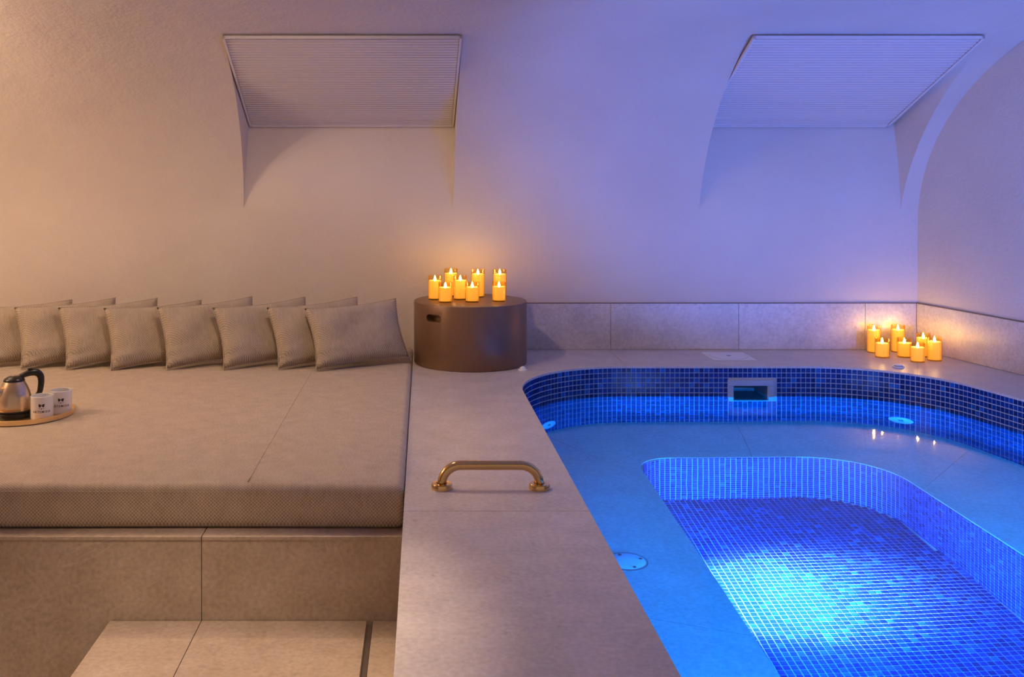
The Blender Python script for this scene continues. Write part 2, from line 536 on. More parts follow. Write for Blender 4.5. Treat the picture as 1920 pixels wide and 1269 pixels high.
# ------------------------------------------------------------------ louvers in the niches
def louver(xb0, xb1, xt0, xt1, label):
    root = empty('ventilation_louver', ((xb0 + xb1) / 2, PAN_Y, PAN_Z))
    tag(root, label, 'louver', 'louvers under the vault')
    ox = root.location.x
    # local frame along the slope
    A = Vector((0, -0.010, -0.004)); B = Vector((0, SOF_Y - PAN_Y + 0.03, SOF_Z - PAN_Z - 0.022))
    d = (B - A); L = d.length; d.normalize()
    nrm = Vector((0, -d.z, d.y))
    if nrm.z > 0:
        nrm = -nrm                         # facing down into the room
    def P(s, x, h):
        return Vector((x, 0, 0)) + A + d * (s * L) + nrm * h
    def xl(s): return xb0 - ox + (xt0 - xb0) * s
    def xr(s): return xb1 - ox + (xt1 - xb1) * s
    # backing
    v = [P(0, xl(0), 0), P(0, xr(0), 0), P(1, xr(1), 0), P(1, xl(1), 0)]
    v += [q + nrm * 0.004 for q in v]
    link('back_panel', v, [(0, 1, 2, 3), (7, 6, 5, 4), (0, 4, 5, 1), (1, 5, 6, 2), (2, 6, 7, 3), (3, 7, 4, 0)], 'louver_dark', root)
    n = 37
    for k in range(n):
        s0, s1 = 0.018 + 0.964 * k / n, 0.018 + 0.964 * (k + 0.87) / n
        a0, a1 = xl(s0) + 0.014, xr(s0) - 0.014
        prof = [(s0, 0.004), (s0, 0.0125), (s0 + (s1 - s0) * 0.35, 0.0155), (s1, 0.0155), (s1, 0.004)]
        vv = [P(s, a0, h) for s, h in prof] + [P(s, a1, h) for s, h in prof]
        m = len(prof)
        ff = [(j, (j + 1) % m, m + (j + 1) % m, m + j) for j in range(m)] + [tuple(range(m))[::-1], tuple(range(m, 2 * m))]
        link('slat', vv, ff, 'louver_paint', root)
    def rail(s0, x0, s1, x1, w, along):
        # frame bar from (s0,x0) to (s1,x1)
        e = (0, w) if along == 's' else (w / L, 0)
        base = [(s0, x0), (s1, x1), (s1 + e[0], x1 + e[1]), (s0 + e[0], x0 + e[1])]
        vv = [P(s, x, 0.002) for s, x in base] + [P(s, x, 0.02) for s, x in base]
        link('frame_bar', vv, [(0, 1, 2, 3), (7, 6, 5, 4), (0, 4, 5, 1), (1, 5, 6, 2), (2, 6, 7, 3), (3, 7, 4, 0)], 'louver_paint', root)
    rail(0, xl(0), 1, xl(1), 0.012, 's')
    rail(0, xr(0) - 0.012, 1, xr(1) - 0.012, 0.012, 's')
    rail(0, xl(0), 0, xr(0), 0.014, 'x')
    rail(1 - 0.005 / L, xl(1), 1 - 0.005 / L, xr(1), 0.005, 'x')
    return root
louver(-1.008, 0.172, -0.99, 0.186, 'slanted grey slatted louver in the niche above the cushions')
louver(1.60, 2.685, 1.618, 2.755, 'slanted slatted louver lit blue in the niche above the pool')

# ------------------------------------------------------------------ pool outline
def rounded(poly, radii, seg=14):
    """open polyline with rounded inner corners; radii: tangent lengths for the inner vertices"""
    out = [Vector(poly[0])]
    for i in range(1, len(poly) - 1):
        p = Vector(poly[i]); a = (Vector(poly[i - 1]) - p).normalized(); b = (Vector(poly[i + 1]) - p).normalized()
        t = radii[i - 1]
        half = a.angle(b) / 2
        r = t * math.tan(half)
        c = p + (a + b).normalized() * (r / math.sin(half))
        s, e = p + a * t - c, p + b * t - c
        ang = math.atan2(s.x * e.y - s.y * e.x, s.dot(e))
        for k in range(seg + 1):
            th = ang * k / seg
            out.append(c + Vector((s.x * math.cos(th) - s.y * math.sin(th), s.x * math.sin(th) + s.y * math.cos(th))))
    out.append(Vector(poly[-1]))
    return out

POOL_Y0 = 0.9
def pool_rx(y): return 2.61 + 0.22 * (4.70 - y)
OUT = rounded([(0.53, POOL_Y0), (0.445, 5.272), (pool_rx(5.272), 5.272), (pool_rx(POOL_Y0), POOL_Y0)], [0.60, 0.50])
PIT_Y0 = 1.35
PIT = rounded([(0.985, PIT_Y0), (0.965, 4.66), (2.05, 4.66), (2.16, PIT_Y0)], [0.16, 0.34])

def arc_table(path):
    s = [0.0]
    for a, b in zip(path, path[1:]):
        s.append(s[-1] + (b - a).length)
    return s
def at_arc(path, table, s):
    import bisect
    i = min(max(bisect.bisect_right(table, s) - 1, 0), len(path) - 2)
    q = (s - table[i]) / (table[i + 1] - table[i])
    p = path[i].lerp(path[i + 1], q)
    t = (path[i + 1] - path[i]).normalized()
    return p, t
def arc_of_x(path, table, x, y):
    best = min(range(2000), key=lambda k: (at_arc(path, table, table[-1] * k / 1999)[0] - Vector((x, y))).length)
    return table[-1] * best / 1999

# ---- deck slabs around the pool
deck = empty('pool_deck', (0, 0, 0))
tag(deck, 'limestone slab deck running around the sunken pool', kind='structure')
T_OUT = arc_table(OUT)
gap = 0.0011
def out_between(s0, s1):
    pts = [at_arc(OUT, T_OUT, s0)[0]]
    pts += [p for p, s in zip(OUT, T_OUT) if s0 + 1e-4 < s < s1 - 1e-4]
    pts.append(at_arc(OUT, T_OUT, s1)[0])
    return pts
YB = WALL_Y - 0.002
def s_y_left(y): return (y - POOL_Y0) * (T_OUT[1] / (OUT[1].y - POOL_Y0))
joints = [(0.0, (DECK_X, POOL_Y0)), (s_y_left(1.75), (DECK_X, 1.75)), (s_y_left(2.995), (DECK_X, 2.995)),
          (arc_of_x(OUT, T_OUT, 0.445, 4.66), (DECK_X, 4.87)), (arc_of_x(OUT, T_OUT, 0.565, 5.03), (DECK_X, 5.55)),
          (arc_of_x(OUT, T_OUT, 1.055, 5.272), (1.055, YB)), (arc_of_x(OUT, T_OUT, 1.80, 5.272), (1.80, YB)),
          (arc_of_x(OUT, T_OUT, 2.455, 5.045), (right_wall_x(YB) - .003, YB)),
          (arc_of_x(OUT, T_OUT, pool_rx(3.9), 3.9), (right_wall_x(3.9), 3.9)), (arc_of_x(OUT, T_OUT, pool_rx(2.4), 2.4), (right_wall_x(2.4), 2.4)),
          (T_OUT[-1], (right_wall_x(POOL_Y0), POOL_Y0))]
extra = {4: [(DECK_X, YB)]}
base_poly = []
for k in range(len(joints) - 1):
    (s0, q0), (s1, q1) = joints[k], joints[k + 1]
    inner = out_between(s0, s1)
    outer = [Vector(q0)] + [Vector(e) for e in extra.get(k, [])] + [Vector(q1)]
    # shrink the joint ends by half the joint width
    d0 = (outer[1] - outer[0]).normalized() * gap; d1 = (outer[-2] - outer[-1]).normalized() * gap
    outer[0] += d0; outer[-1] += d1
    e0 = (inner[1] - inner[0]).normalized() * gap; e1 = (inner[-2] - inner[-1]).normalized() * gap
    inner[0] = inner[0] + e0; inner[-1] = inner[-1] + e1
    poly = [tuple(p) for p in outer] + [tuple(p) for p in reversed(inner)]
    prism('slab', poly, -0.012, 0.0, 'limestone', deck)
# joint filler under the slabs
full_outer = [Vector((DECK_X + .004, POOL_Y0)), Vector((DECK_X + .004, YB)), Vector((right_wall_x(YB) - .003, YB)), Vector((right_wall_x(POOL_Y0), POOL_Y0))]
NB = 60
def along(poly, q):
    tb_ = arc_table(poly); return at_arc(poly, tb_, tb_[-1] * q)[0]
for k in range(len(joints) - 1):
    (s0, q0), (s1, q1) = joints[k], joints[k + 1]
    outer = [Vector(q0)] + [Vector(e) for e in extra.get(k, [])] + [Vector(q1)]
    inner = []
    for p in out_between(s0, s1):
        inner.append(p + (p - Vector((1.6, 3.5))).normalized() * 0.005)
    outer = [Vector((max(p.x, DECK_X + 0.003), p.y)) for p in outer]
    prism('joint_filler', [tuple(p) for p in outer] + [tuple(p) for p in reversed(inner)], -0.03, -0.0015 - 0.0105 + 0.0096, 'stone_joint', deck)
# upright side of the deck towards the step (a stone panel with a slim edge strip)
from_bm('side_panel', box_bm(DECK_X + 0.006, DECK_X + 0.03, POOL_Y0, WALL_Y - .01, FLOOR_Z, -0.012), 'limestone_bench', deck)
from_bm('front_panel', box_bm(DECK_X + 0.006, right_wall_x(POOL_Y0), POOL_Y0 - 0.03, POOL_Y0 - 0.002, FLOOR_Z, -0.001), 'limestone', deck)

# ---- mosaic tiles
PITCH, TS, PROUD = 0.0252, 0.0222, 0.0022
def tile_mesh(w, hgt, mat):
    me = bpy.data.meshes.new('tile')
    a, b, d, c = w / 2, hgt / 2, PROUD, 0.0012
    v = [(-a, 0, -b), (a, 0, -b), (a, 0, b), (-a, 0, b), (-a + c, d, -b + c), (a - c, d, -b + c), (a - c, d, b - c), (-a + c, d, b - c)]
    me.from_pydata(v, [], [(4, 7, 6, 5), (0, 4, 5, 1), (1, 5, 6, 2), (2, 6, 7, 3), (3, 7, 4, 0)])
    me.materials.append(mat)
    return me
TILE_MESH = [tile_mesh(TS, TS, m) for m in TILE_MATS]
def pick():
    r = random.random()
    return 0 if r < 0.50 else 1 if r < 0.74 else 2 if r < 0.90 else 3 if r < 0.965 else 4
def proj(p):
    return VX + F * p[0] / p[1], VY + F * (H - p[2]) / p[1]

def lay_tiles(frames, parent, n_single=300, prefer=None):
    """frames: list of (center Vector3, tangent X axis, normal Y axis). The ones that show largest are single objects."""
    info = []
    for (c, tx, ny) in frames:
        view = (Vector((0, 0, H)) - c)
        dist = view.length
        x, y = proj(c)
        seen = -10 < x < 1930 and y < 1275 and c.y > 0.5
        facing = view.normalized().dot(ny)
        score = facing / (dist * dist) if seen and facing > 0.02 else -1
        if prefer and not prefer(c):
            score = min(score, -0.5)
        info.append(score)
    order = sorted(range(len(frames)), key=lambda k: -info[k])
    single = set(k for k in order[:n_single] if info[k] > 0)
    V, Fc, M = [], [], []
    proto = [list(m.vertices) for m in TILE_MESH]
    for k, (c, tx, ny) in enumerate(frames):
        mi = pick()
        up = tx.cross(ny)
        if k in single:
            o = bpy.data.objects.new('tile', TILE_MESH[mi])
            COL.objects.link(o); o.parent = parent
            o.matrix_local = Matrix(((tx.x, ny.x, up.x, c.x), (tx.y, ny.y, up.y, c.y), (tx.z, ny.z, up.z, c.z), (0, 0, 0, 1)))
        else:
            b = len(V)
            for vv in proto[mi]:
                V.append(c + tx * vv.co.x + ny * vv.co.y + up * vv.co.z)
            Fc += [(b + 4, b + 7, b + 6, b + 5), (b, b + 4, b + 5, b + 1), (b + 1, b + 5, b + 6, b + 2), (b + 2, b + 6, b + 7, b + 3), (b + 3, b + 7, b + 4, b)]
            M += [mi] * 5
    if V:
        o = link('mosaic', V, Fc, None, parent, mats=TILE_MATS, fmat=M)
        o['kind'] = 'stuff'

SK_X0, SK_X1, SK_Z0, SK_Z1 = 1.578, 1.817, -0.25, -0.070
def wall_frames(path, z_top, z_bot, skip=None):
    tb_ = arc_table(path)
    n = int(tb_[-1] / PITCH)
    rowsn = int((z_top - z_bot) / PITCH)
    pz = (z_top - z_bot) / rowsn
    fr = []
    for i in range(n):
        p, t = at_arc(path, tb_, (i + 0.5) * tb_[-1] / n)
        nrm = Vector((t.y, -t.x, 0)); tx = Vector((-t.x, -t.y, 0))     # inward for a path that runs clockwise
        for r in range(rowsn):
            c = Vector((p.x, p.y, z_top - (r + 0.5) * pz))
            if skip and skip(c):
                continue
            fr.append((c, tx, nrm))
    return fr

def shell(path, z_top, z_bot, name, skimmer=False):
    pts = list(path)
    if skimmer:
        new = []
        for a, b in zip(pts, pts[1:]):
            new.append(a)
            cuts = [x for x in (SK_X0 + .01, SK_X1 - .01) if a.y > 5.27 and b.y > 5.27 and a.x < x < b.x]
            new += [Vector((x, a.lerp(b, (x - a.x) / (b.x - a.x)).y)) for x in cuts]
        new.append(pts[-1]); pts = new
    zs = [z_top, SK_Z1 - .01, SK_Z0 + .01, z_bot] if skimmer else [z_top, z_bot]
    V, Fc = [], []
    for z in zs:
        V += [(p.x, p.y, z) for p in pts]
    n = len(pts)
    for r in range(len(zs) - 1):
        for i in range(n - 1):
            if skimmer and r == 1 and pts[i].y > 5.27 and SK_X0 < (pts[i].x + pts[i + 1].x) / 2 < SK_X1:
                continue
            Fc.append((r * n + i, r * n + i + 1, (r + 1) * n + i + 1, (r + 1) * n + i))
    # close the unseen front end
    Fc.append((n - 1, 0, (len(zs) - 1) * n, len(zs) * n - 1))
    return link(name, V, Fc, 'grout')

pw = shell(OUT, -0.0125, LEDGE_Z, 'pool_wall', True)
tag(pw, 'blue mosaic tiled upper wall of the pool', kind='structure')
def sk_skip(c): return c.y > 5.26 and SK_X0 - 0.008 < c.x < SK_X1 + 0.008 and SK_Z0 - 0.008 < c.z < SK_Z1 + 0.008
lay_tiles(wall_frames(OUT, -0.008, LEDGE_Z, sk_skip), pw, 300, lambda c: c.z > WATER_Z - 0.005)
pp = shell(PIT, LEDGE_Z - 0.004, PIT_Z, 'foot_well_wall')
tag(pp, 'mosaic tiled wall of the sunken foot well', kind='structure')
lay_tiles(wall_frames(PIT, LEDGE_Z - 0.008, PIT_Z), pp, 300)
# ledge: a ring between outline and pit, in slabs
ledge = empty('pool_ledge', (0, 0, LEDGE_Z))
tag(ledge, 'submerged stone seat ledge around the foot well', kind='structure')
T_PIT = arc_table(PIT)
NL = 96
cuts = [0.0, 0.22, 0.40, 0.505, 0.62, 0.80, 1.0]
for a, b in zip(cuts, cuts[1:]):
    m = 26
    oo = [at_arc(OUT, T_OUT, T_OUT[-1] * (a + (b - a) * k / m))[0] for k in range(m + 1)]
    ii = [at_arc(PIT, T_PIT, T_PIT[-1] * (a + (b - a) * k / m))[0] for k in range(m + 1)]
    d = 0.0012
    if a > 0:
        oo[0] = oo[0] + (oo[1] - oo[0]).normalized() * d; ii[0] = ii[0] + (ii[1] - ii[0]).normalized() * d
    if b < 1:
        oo[-1] = oo[-1] + (oo[-2] - oo[-1]).normalized() * d; ii[-1] = ii[-1] + (ii[-2] - ii[-1]).normalized() * d
    V, Fc = [], []
    for p, q in zip(oo, ii):
        V += [(p.x, p.y, 0), (q.x, q.y, 0), (p.x, p.y, -0.01), (q.x, q.y, -0.01)]
    for k in range(m):
        j = 4 * k
        Fc += [(j, j + 1, j + 5, j + 4), (j + 2, j + 6, j + 7, j + 3), (j + 1, j + 3, j + 7, j + 5), (j, j + 4, j + 6, j + 2)]
    Fc += [(0, 2, 3, 1), (4 * m, 4 * m + 1, 4 * m + 3, 4 * m + 2)]
    link('ledge_slab', V, Fc, 'limestone_ledge', ledge)
fe = prism('ledge_front', [(0.53, POOL_Y0), (pool_rx(POOL_Y0), POOL_Y0), (2.16, PIT_Y0), (0.985, PIT_Y0)], -0.01, 0, 'limestone_ledge', ledge)
V, Fc = [], []
m = 60
for k in range(m + 1):
    p = at_arc(OUT, T_OUT, T_OUT[-1] * k / m)[0]; q = at_arc(PIT, T_PIT, T_PIT[-1] * k / m)[0]
    V += [(p.x, p.y, -0.011), (q.x, q.y, -0.011)]
for k in range(m):
    Fc.append((2 * k, 2 * k + 1, 2 * k + 3, 2 * k + 2))
link('ledge_bed', V, Fc, 'stone_joint', ledge)
# foot well floor
pf = link('pool_floor', [(p.x, p.y, PIT_Z) for p in PIT], [tuple(range(len(PIT)))[::-1]], 'grout')
tag(pf, 'mosaic tiled floor of the sunken foot well', kind='structure')
fr = []
cx = 1.5
for i in range(-40, 40):
    for j in range(0, 140):
        x, y = cx + (i + .5) * PITCH, 4.66 - (j + .5) * PITCH
        if y < PIT_Y0 + .02:
            continue
        e = 0.002
        lo_x = 0.965 + 0.02 * (4.66 - y) / 3.3 + e
        hi_x = 2.05 + 0.11 * (4.66 - y) / 3.31 - e
        if x < lo_x or x > hi_x:
            continue
        if y > 4.66 - 0.34 and x > 1.71 and ((x - 1.715) ** 2 + (y - 4.32) ** 2) > 0.336 ** 2:
            continue
        if y > 4.5 and x < 1.125 and ((x - 1.125) ** 2 + (y - 4.5) ** 2) > 0.156 ** 2:
            continue
        fr.append((Vector((x, y, PIT_Z)), Vector((1, 0, 0)), Vector((0, 0, 1))))
lay_tiles(fr, pf, 300, lambda c: 1.0 < c.x < 2.2)

# ---- water
wp = list(OUT)
V = [(p.x, p.y, WATER_Z) for p in wp]
Fc = [tuple(range(len(V)))[::-1]]
b = len(V)
V += [(SK_X0 + .03, 5.268, WATER_Z - 0.0003), (SK_X1 - .03, 5.268, WATER_Z - 0.0003), (SK_X1 - .03, 5.47, WATER_Z - 0.0003), (SK_X0 + .03, 5.47, WATER_Z - 0.0003)]
Fc.append((b, b + 1, b + 2, b + 3))
water = link('water', V, Fc, 'water')
tag(water, 'still clear water filling the blue lit pool', 'water', kind='stuff')

# ---- skimmer
sk = empty('pool_skimmer', ((SK_X0 + SK_X1) / 2, 5.27, SK_Z0))
tag(sk, 'rectangular white skimmer opening in the mosaic wall at the waterline', 'skimmer')
hw, hh = (SK_X1 - SK_X0) / 2, SK_Z1 - SK_Z0
def lbox(name, x0, x1, y0, y1, z0, z1, mat, par, bev=0.0):
    return from_bm(name, box_bm(x0, x1, y0, y1, z0, z1, bev), mat, par)
fw = 0.029
lbox('frame_bar', -hw, hw, -0.012, 0.01, hh - fw, hh, 'skimmer_plastic', sk, 0.002)
lbox('frame_bar', -hw, hw, -0.012, 0.01, 0, 0.018, 'skimmer_plastic', sk, 0.002)
lbox('frame_bar', -hw, -hw + fw, -0.012, 0.01, 0.018, hh - fw, 'skimmer_plastic', sk, 0.002)
lbox('frame_bar', hw - fw, hw, -0.012, 0.01, 0.018, hh - fw, 'skimmer_plastic', sk, 0.002)
iw = hw - fw
V = []
for y in (0.01, 0.22):
    V += [(-iw, y, 0.018), (iw, y, 0.018), (iw, y, hh - fw), (-iw, y, hh - fw)]
link('throat', V, [(0, 1, 5, 4), (1, 2, 6, 5), (2, 3, 7, 6), (3, 0, 4, 7), (4, 5, 6, 7)], 'throat_plastic', sk)

# ---- jets, suction cover
def disc_thing(name, loc, normal, r, label, cat, group=None, screws=0, hole=True):
    o = empty(name, loc)
    o.rotation_euler = Vector(normal).to_track_quat('Z', 'Y').to_euler()
    tag(o, label, cat, group)
    prof = [(r, 0), (r, 0.004), (r * 0.9, 0.008), (r * 0.35, 0.010)]
    prof += [(r * 0.22, 0.004), (0, 0.003)] if hole else [(0, 0.0105)]
    from_bm('cover', lathe_bm(prof, 40), 'white_plastic', o, True, 40)
    if hole:
        from_bm('nozzle', lathe_bm([(r * 0.2, 0.004), (r * 0.2, 0.007), (r * 0.12, 0.007), (r * 0.1, 0.003)], 24), 'screw', o, True, 40)
    for k in range(screws):
        a = 2 * PI * k / screws + 0.3
        s = from_bm('screw', lathe_bm([(0.006, 0.005), (0.006, 0.012), (0, 0.0125)], 14), 'screw', o, True, 40)
        s.location = (r * 0.78 * math.cos(a), r * 0.78 * math.sin(a), 0)
    if screws:
        from_bm('rim', lathe_bm([(r * 1.06, 0), (r * 1.06, 0.006), (r, 0.007), (r, 0)], 40), 'steel', o, True, 40)
    return o
def on_outline(x, y):
    s = arc_of_x(OUT, T_OUT, x, y); p, t = at_arc(OUT, T_OUT, s)
    return p, Vector((t.y, -t.x, 0))
p, nn = on_outline(2.40, 5.10)
disc_thing('pool_jet', (p.x + nn.x * .003, p.y + nn.y * .003, -0.51), nn, 0.06, 'white round jet under water below the corner candles', 'pool jet', 'underwater jets')
p, nn = on_outline(0.622, 5.09)
disc_thing('pool_jet', (p.x + nn.x * .003, p.y + nn.y * .003, -0.55), nn, 0.06, 'white round jet under water in the left rounded pool corner', 'pool jet', 'underwater jets')
disc_thing('suction_cover', (0.705, 3.52, LEDGE_Z), (0, 0, 1), 0.068, 'round screwed suction cover on the submerged ledge near the grab bar', 'drain cover', None, 4, False)
# lamp housing in the foot well wall
lp = empty('underwater_lamp', (0.972, 3.57, -0.96)); lp.rotation_euler = (0, PI / 2, 0)
tag(lp, 'round underwater lamp housing in the left foot well wall', 'lamp')
from_bm('bezel', lathe_bm([(0.09, 0), (0.09, 0.008), (0.075, 0.012), (0.07, 0.006), (0, 0.006)], 40), 'steel', lp, True, 40)

# ---- skirting tiles on the walls behind the deck
skb = empty('baseboard_back', (0, WALL_Y, 0)); tag(skb, 'limestone skirting tiles along the wall behind the pool', kind='structure')
SKH = 0.263
xs = [DECK_X, 0.335, 1.065, 1.795, 2.516, right_wall_x(WALL_Y) - 0.012]
for a, b in zip(xs, xs[1:]):
    from_bm('skirting_tile', box_bm(a + .0009, b - .0009, -0.011, 0.002, 0.001, SKH, 0.0012, 1), 'limestone', skb)
from_bm('edge_trim', box_bm(DECK_X, xs[-1], -0.0115, 0.004, SKH, SKH + 0.004), 'trim_brown', skb)
skr = empty('baseboard_right', (right_wall_x(WALL_Y), WALL_Y, 0)); tag(skr, 'limestone skirting tiles along the right side wall', kind='structure')
skr.rotation_euler = (0, 0, math.atan(0.22))
ys = [-0.002, -1.15, -1.9, -2.65, -3.4, -4.15, -5.0]
for a, b in zip(ys, ys[1:]):
    from_bm('skirting_tile', box_bm(-0.011, 0.002, b + .0009, a - .0009, 0.001, SKH, 0.0012, 1), 'limestone', skr)
from_bm('edge_trim', box_bm(-0.0115, 0.004, ys[-1], ys[0], SKH, SKH + 0.004), 'trim_brown', skr)

# ------------------------------------------------------------------ bench, step
bench = empty('bench', (0, BENCH_Y, FLOOR_Z)); tag(bench, 'built-in limestone bench carrying the long mattress', 'bench')
bh = BENCH_Z - FLOOR_Z
lbox('core', -3.49, DECK_X - .002, 0.014, WALL_Y - BENCH_Y - 0.015, 0, bh - 0.012, 'stone_joint', bench)
for a, b in ((DECK_X - .002, -0.687), (-0.687, -1.887), (-1.887, -3.087), (-3.087, -3.49)):
    lbox('front_panel', b + .0012, a - .0012, 0, 0.014, 0.001, bh - 0.0125, 'limestone_bench', bench)
    lbox('edge_slab', b + .0012, a - .0012, -0.004, 0.16, bh - 0.012, bh, 'limestone_bench', bench, 0.002)
lbox('seat_slab', -3.49, DECK_X - .002, 0.16, WALL_Y - BENCH_Y - 0.015, bh - 0.012, bh - .001, 'limestone_bench', bench)

step = empty('stone_step', (0, BENCH_Y, FLOOR_Z)); tag(step, 'low limestone step in front of the bench beside the pool deck', 'step')
sh = STEP_Z - FLOOR_Z
sx0, sx1 = -0.969, DECK_X + 0.004
sy0, sy1 = -1.15, -0.003
lbox('core', sx0 + .012, sx1, sy0 + .012, sy1, 0.001, sh - .014, 'stone_joint', step)
dr0, dr1 = -0.176, -0.158
for a, b in ((sx0, -0.687), (-0.687, dr0), (dr1, sx1)):
    lbox('tread_tile', a + (.001 if a > sx0 else 0), b - .001, sy0, sy1, sh - .014, sh, 'limestone_bench', step, 0.0008)
lbox('side_panel', sx0, sx0 + .011, sy0, sy1, 0.001, sh - .0145, 'limestone_bench', step)
lbox('front_panel', sx0 + .012, sx1, sy0, sy0 + .011, 0.001, sh - .0145, 'limestone_bench', step)
dc = lbox('drain_channel', dr0 + .0008, dr1 - .0008, sy0 + .02, sy1 - .014, sh - .013, sh - .007, 'steel', step)
dc['label'] = 'narrow metal drain channel'
lbox('drain_edge', dr0 + .0002, dr0 + .002, sy0 + .02, sy1 - .014, sh - .0069, sh + .0006, 'steel', step)
lbox('drain_edge', dr1 - .002, dr1 - .0002, sy0 + .02, sy1 - .014, sh - .0069, sh + .0006, 'steel', step)

# ------------------------------------------------------------------ mattress
mx0, mx1, my0, my1 = -3.48, -0.0625, 3.19, 5.775
mt = empty('mattress', ((mx0 + mx1) / 2, (my0 + my1) / 2, BENCH_Z)); tag(mt, 'long beige woven mattress covering the bench', 'mattress')
def mattress_mesh():
    th = MAT_TOP - BENCH_Z
    nx, ny = 70, 46
    rad = 0.028
    cxm, cym = (mx0 + mx1) / 2, (my0 + my1) / 2
    bm = box_bm(mx0 - cxm, mx1 - cxm, my0 - cym, my1 - cym, 0.001, th)
    es = [e for e in bm.edges]
    bmesh.ops.bevel(bm, geom=es, offset=rad, segments=5, affect='EDGES', profile=0.55)
    # extra cuts so that the faces can sag and bulge
    for x in [mx0 + (mx1 - mx0) * k / 40 for k in range(1, 40)]:
        bmesh.ops.bisect_plane(bm, geom=list(bm.verts) + list(bm.edges) + list(bm.faces), plane_co=(x - cxm, 0, 0), plane_no=(1, 0, 0))
    for y in [my0 + (my1 - my0) * k / 16 for k in range(1, 16)]:
        bmesh.ops.bisect_plane(bm, geom=list(bm.verts) + list(bm.edges) + list(bm.faces), plane_co=(0, y - cym, 0), plane_no=(0, 1, 0))
    for z in (0.05, 0.075, 0.1):
        bmesh.ops.bisect_plane(bm, geom=list(bm.verts) + list(bm.edges) + list(bm.faces), plane_co=(0, 0, z), plane_no=(0, 0, 1))
    for v in bm.verts:
        x, y, z = v.co
        if z > th * 0.8:
            v.co.z += 0.0015 * math.sin(3.1 * x + 0.5) * math.sin(2.3 * y + 1) - 0.002
        if y < my0 - cym + rad:
            v.co.y -= 0.006 * math.sin(PI * max(0, min(1, z / th))) + 0.003 * math.sin(4 * x)
            v.co.z += 0.0025 * math.sin(2.2 * x + 1.3) * (0.4 if z < th / 2 else 1)
    return bm
from_bm('cover', mattress_mesh(), 'mattress_fabric', mt, True)
cxm, cym = (mx0 + mx1) / 2, (my0 + my1) / 2
th = MAT_TOP - BENCH_Z
def front_y(x, z): return my0 - cym - 0.006 * math.sin(PI * z / th) - 0.003 * math.sin(4 * x)
# piping along the front edge and seams
path = [(x, front_y(x, th - .028) - 0.001 + 0.003, th - 0.024 + 0.0025 * math.sin(2.2 * x + 1.3)) for x in [mx0 - cxm + .03 + (mx1 - mx0 - .06) * k / 80 for k in range(81)]]
from_bm('piping', tube_bm(path, 0.0022, 6), 'mattress_fabric', mt, True)
sx = -0.56 - cxm
path = [(sx, y, th + 0.0015 * math.sin(3.1 * sx + 0.5) * math.sin(2.3 * y + 1) - 0.0024) for y in [my0 - cym + .03 + (my1 - my0 - .1) * k / 40 for k in range(41)]]
from_bm('top_seam', tube_bm(path, 0.0019, 6), 'mattress_fabric', mt, True)
sx = -0.2065 - cxm
path = [(sx, front_y(sx, z) - 0.0002, z) for z in [0.03 + (th - .06) * k / 8 for k in range(9)]]
from_bm('front_seam', tube_bm(path, 0.0018, 6), 'mattress_fabric', mt, True)

# ------------------------------------------------------------------ cushions
def cushion_mesh(w, h, t, seed):
    rnd = random.Random(seed)
    n, m = 30, 20
    V, idx = [], {}
    ph = [rnd.uniform(0, 6.28) for _ in range(8)]
    def edge_shape(u, v):
        # sides curve in, the corners stay pointed
        x = u * w / 2 * (1 - 0.075 * (1 - v * v) ** 1.0)
        z = v * h / 2 * (1 - 0.10 * (1 - u * u) ** 1.0)
        return x, z
    for side in (1, -1):
        for j in range(m + 1):
            for i in range(n + 1):
                u, v = -1 + 2 * i / n, -1 + 2 * j / m
                if side == -1 and (i in (0, n) or j in (0, m)):
                    idx[(side, i, j)] = idx[(1, i, j)]
                    continue
                x, z = edge_shape(u, v)
                b = max(0, (1 - u ** 4) * (1 - v ** 4)) ** 0.55
                y = -side * t / 2 * b
                y += 0.004 * b * math.sin(5 * u + ph[0]) * math.sin(4 * v + ph[1])
                # creases that run from the corners
                y += -side * 0.0045 * b * math.sin(9 * (u * v) + ph[2])
                if side == 1:
                    c = math.exp(-((u + 0.8) ** 2 + (v + 0.75) ** 2) * 8)
                    y += 0.006 * c * math.sin(18 * v + ph[3])
                idx[(side, i, j)] = len(V)
                V.append((x, y, z))
    Fc = []
    for side in (1, -1):
        for j in range(m):
            for i in range(n):
                f = [idx[(side, i, j)], idx[(side, i + 1, j)], idx[(side, i + 1, j + 1)], idx[(side, i, j + 1)]]
                Fc.append(tuple(f if side == 1 else f[::-1]))
    me_path = [(edge_shape(u, -1)) for u in [-1 + 2 * k / 24 for k in range(25)]]
    me_path += [(edge_shape(1, v)) for v in [-1 + 2 * k / 16 for k in range(1, 17)]]
    me_path += [(edge_shape(-u, 1)) for u in [-1 + 2 * k / 24 for k in range(1, 25)]]
    me_path += [(edge_shape(-1, -v)) for v in [-1 + 2 * k / 16 for k in range(1, 17)]]
    return V, Fc, me_path

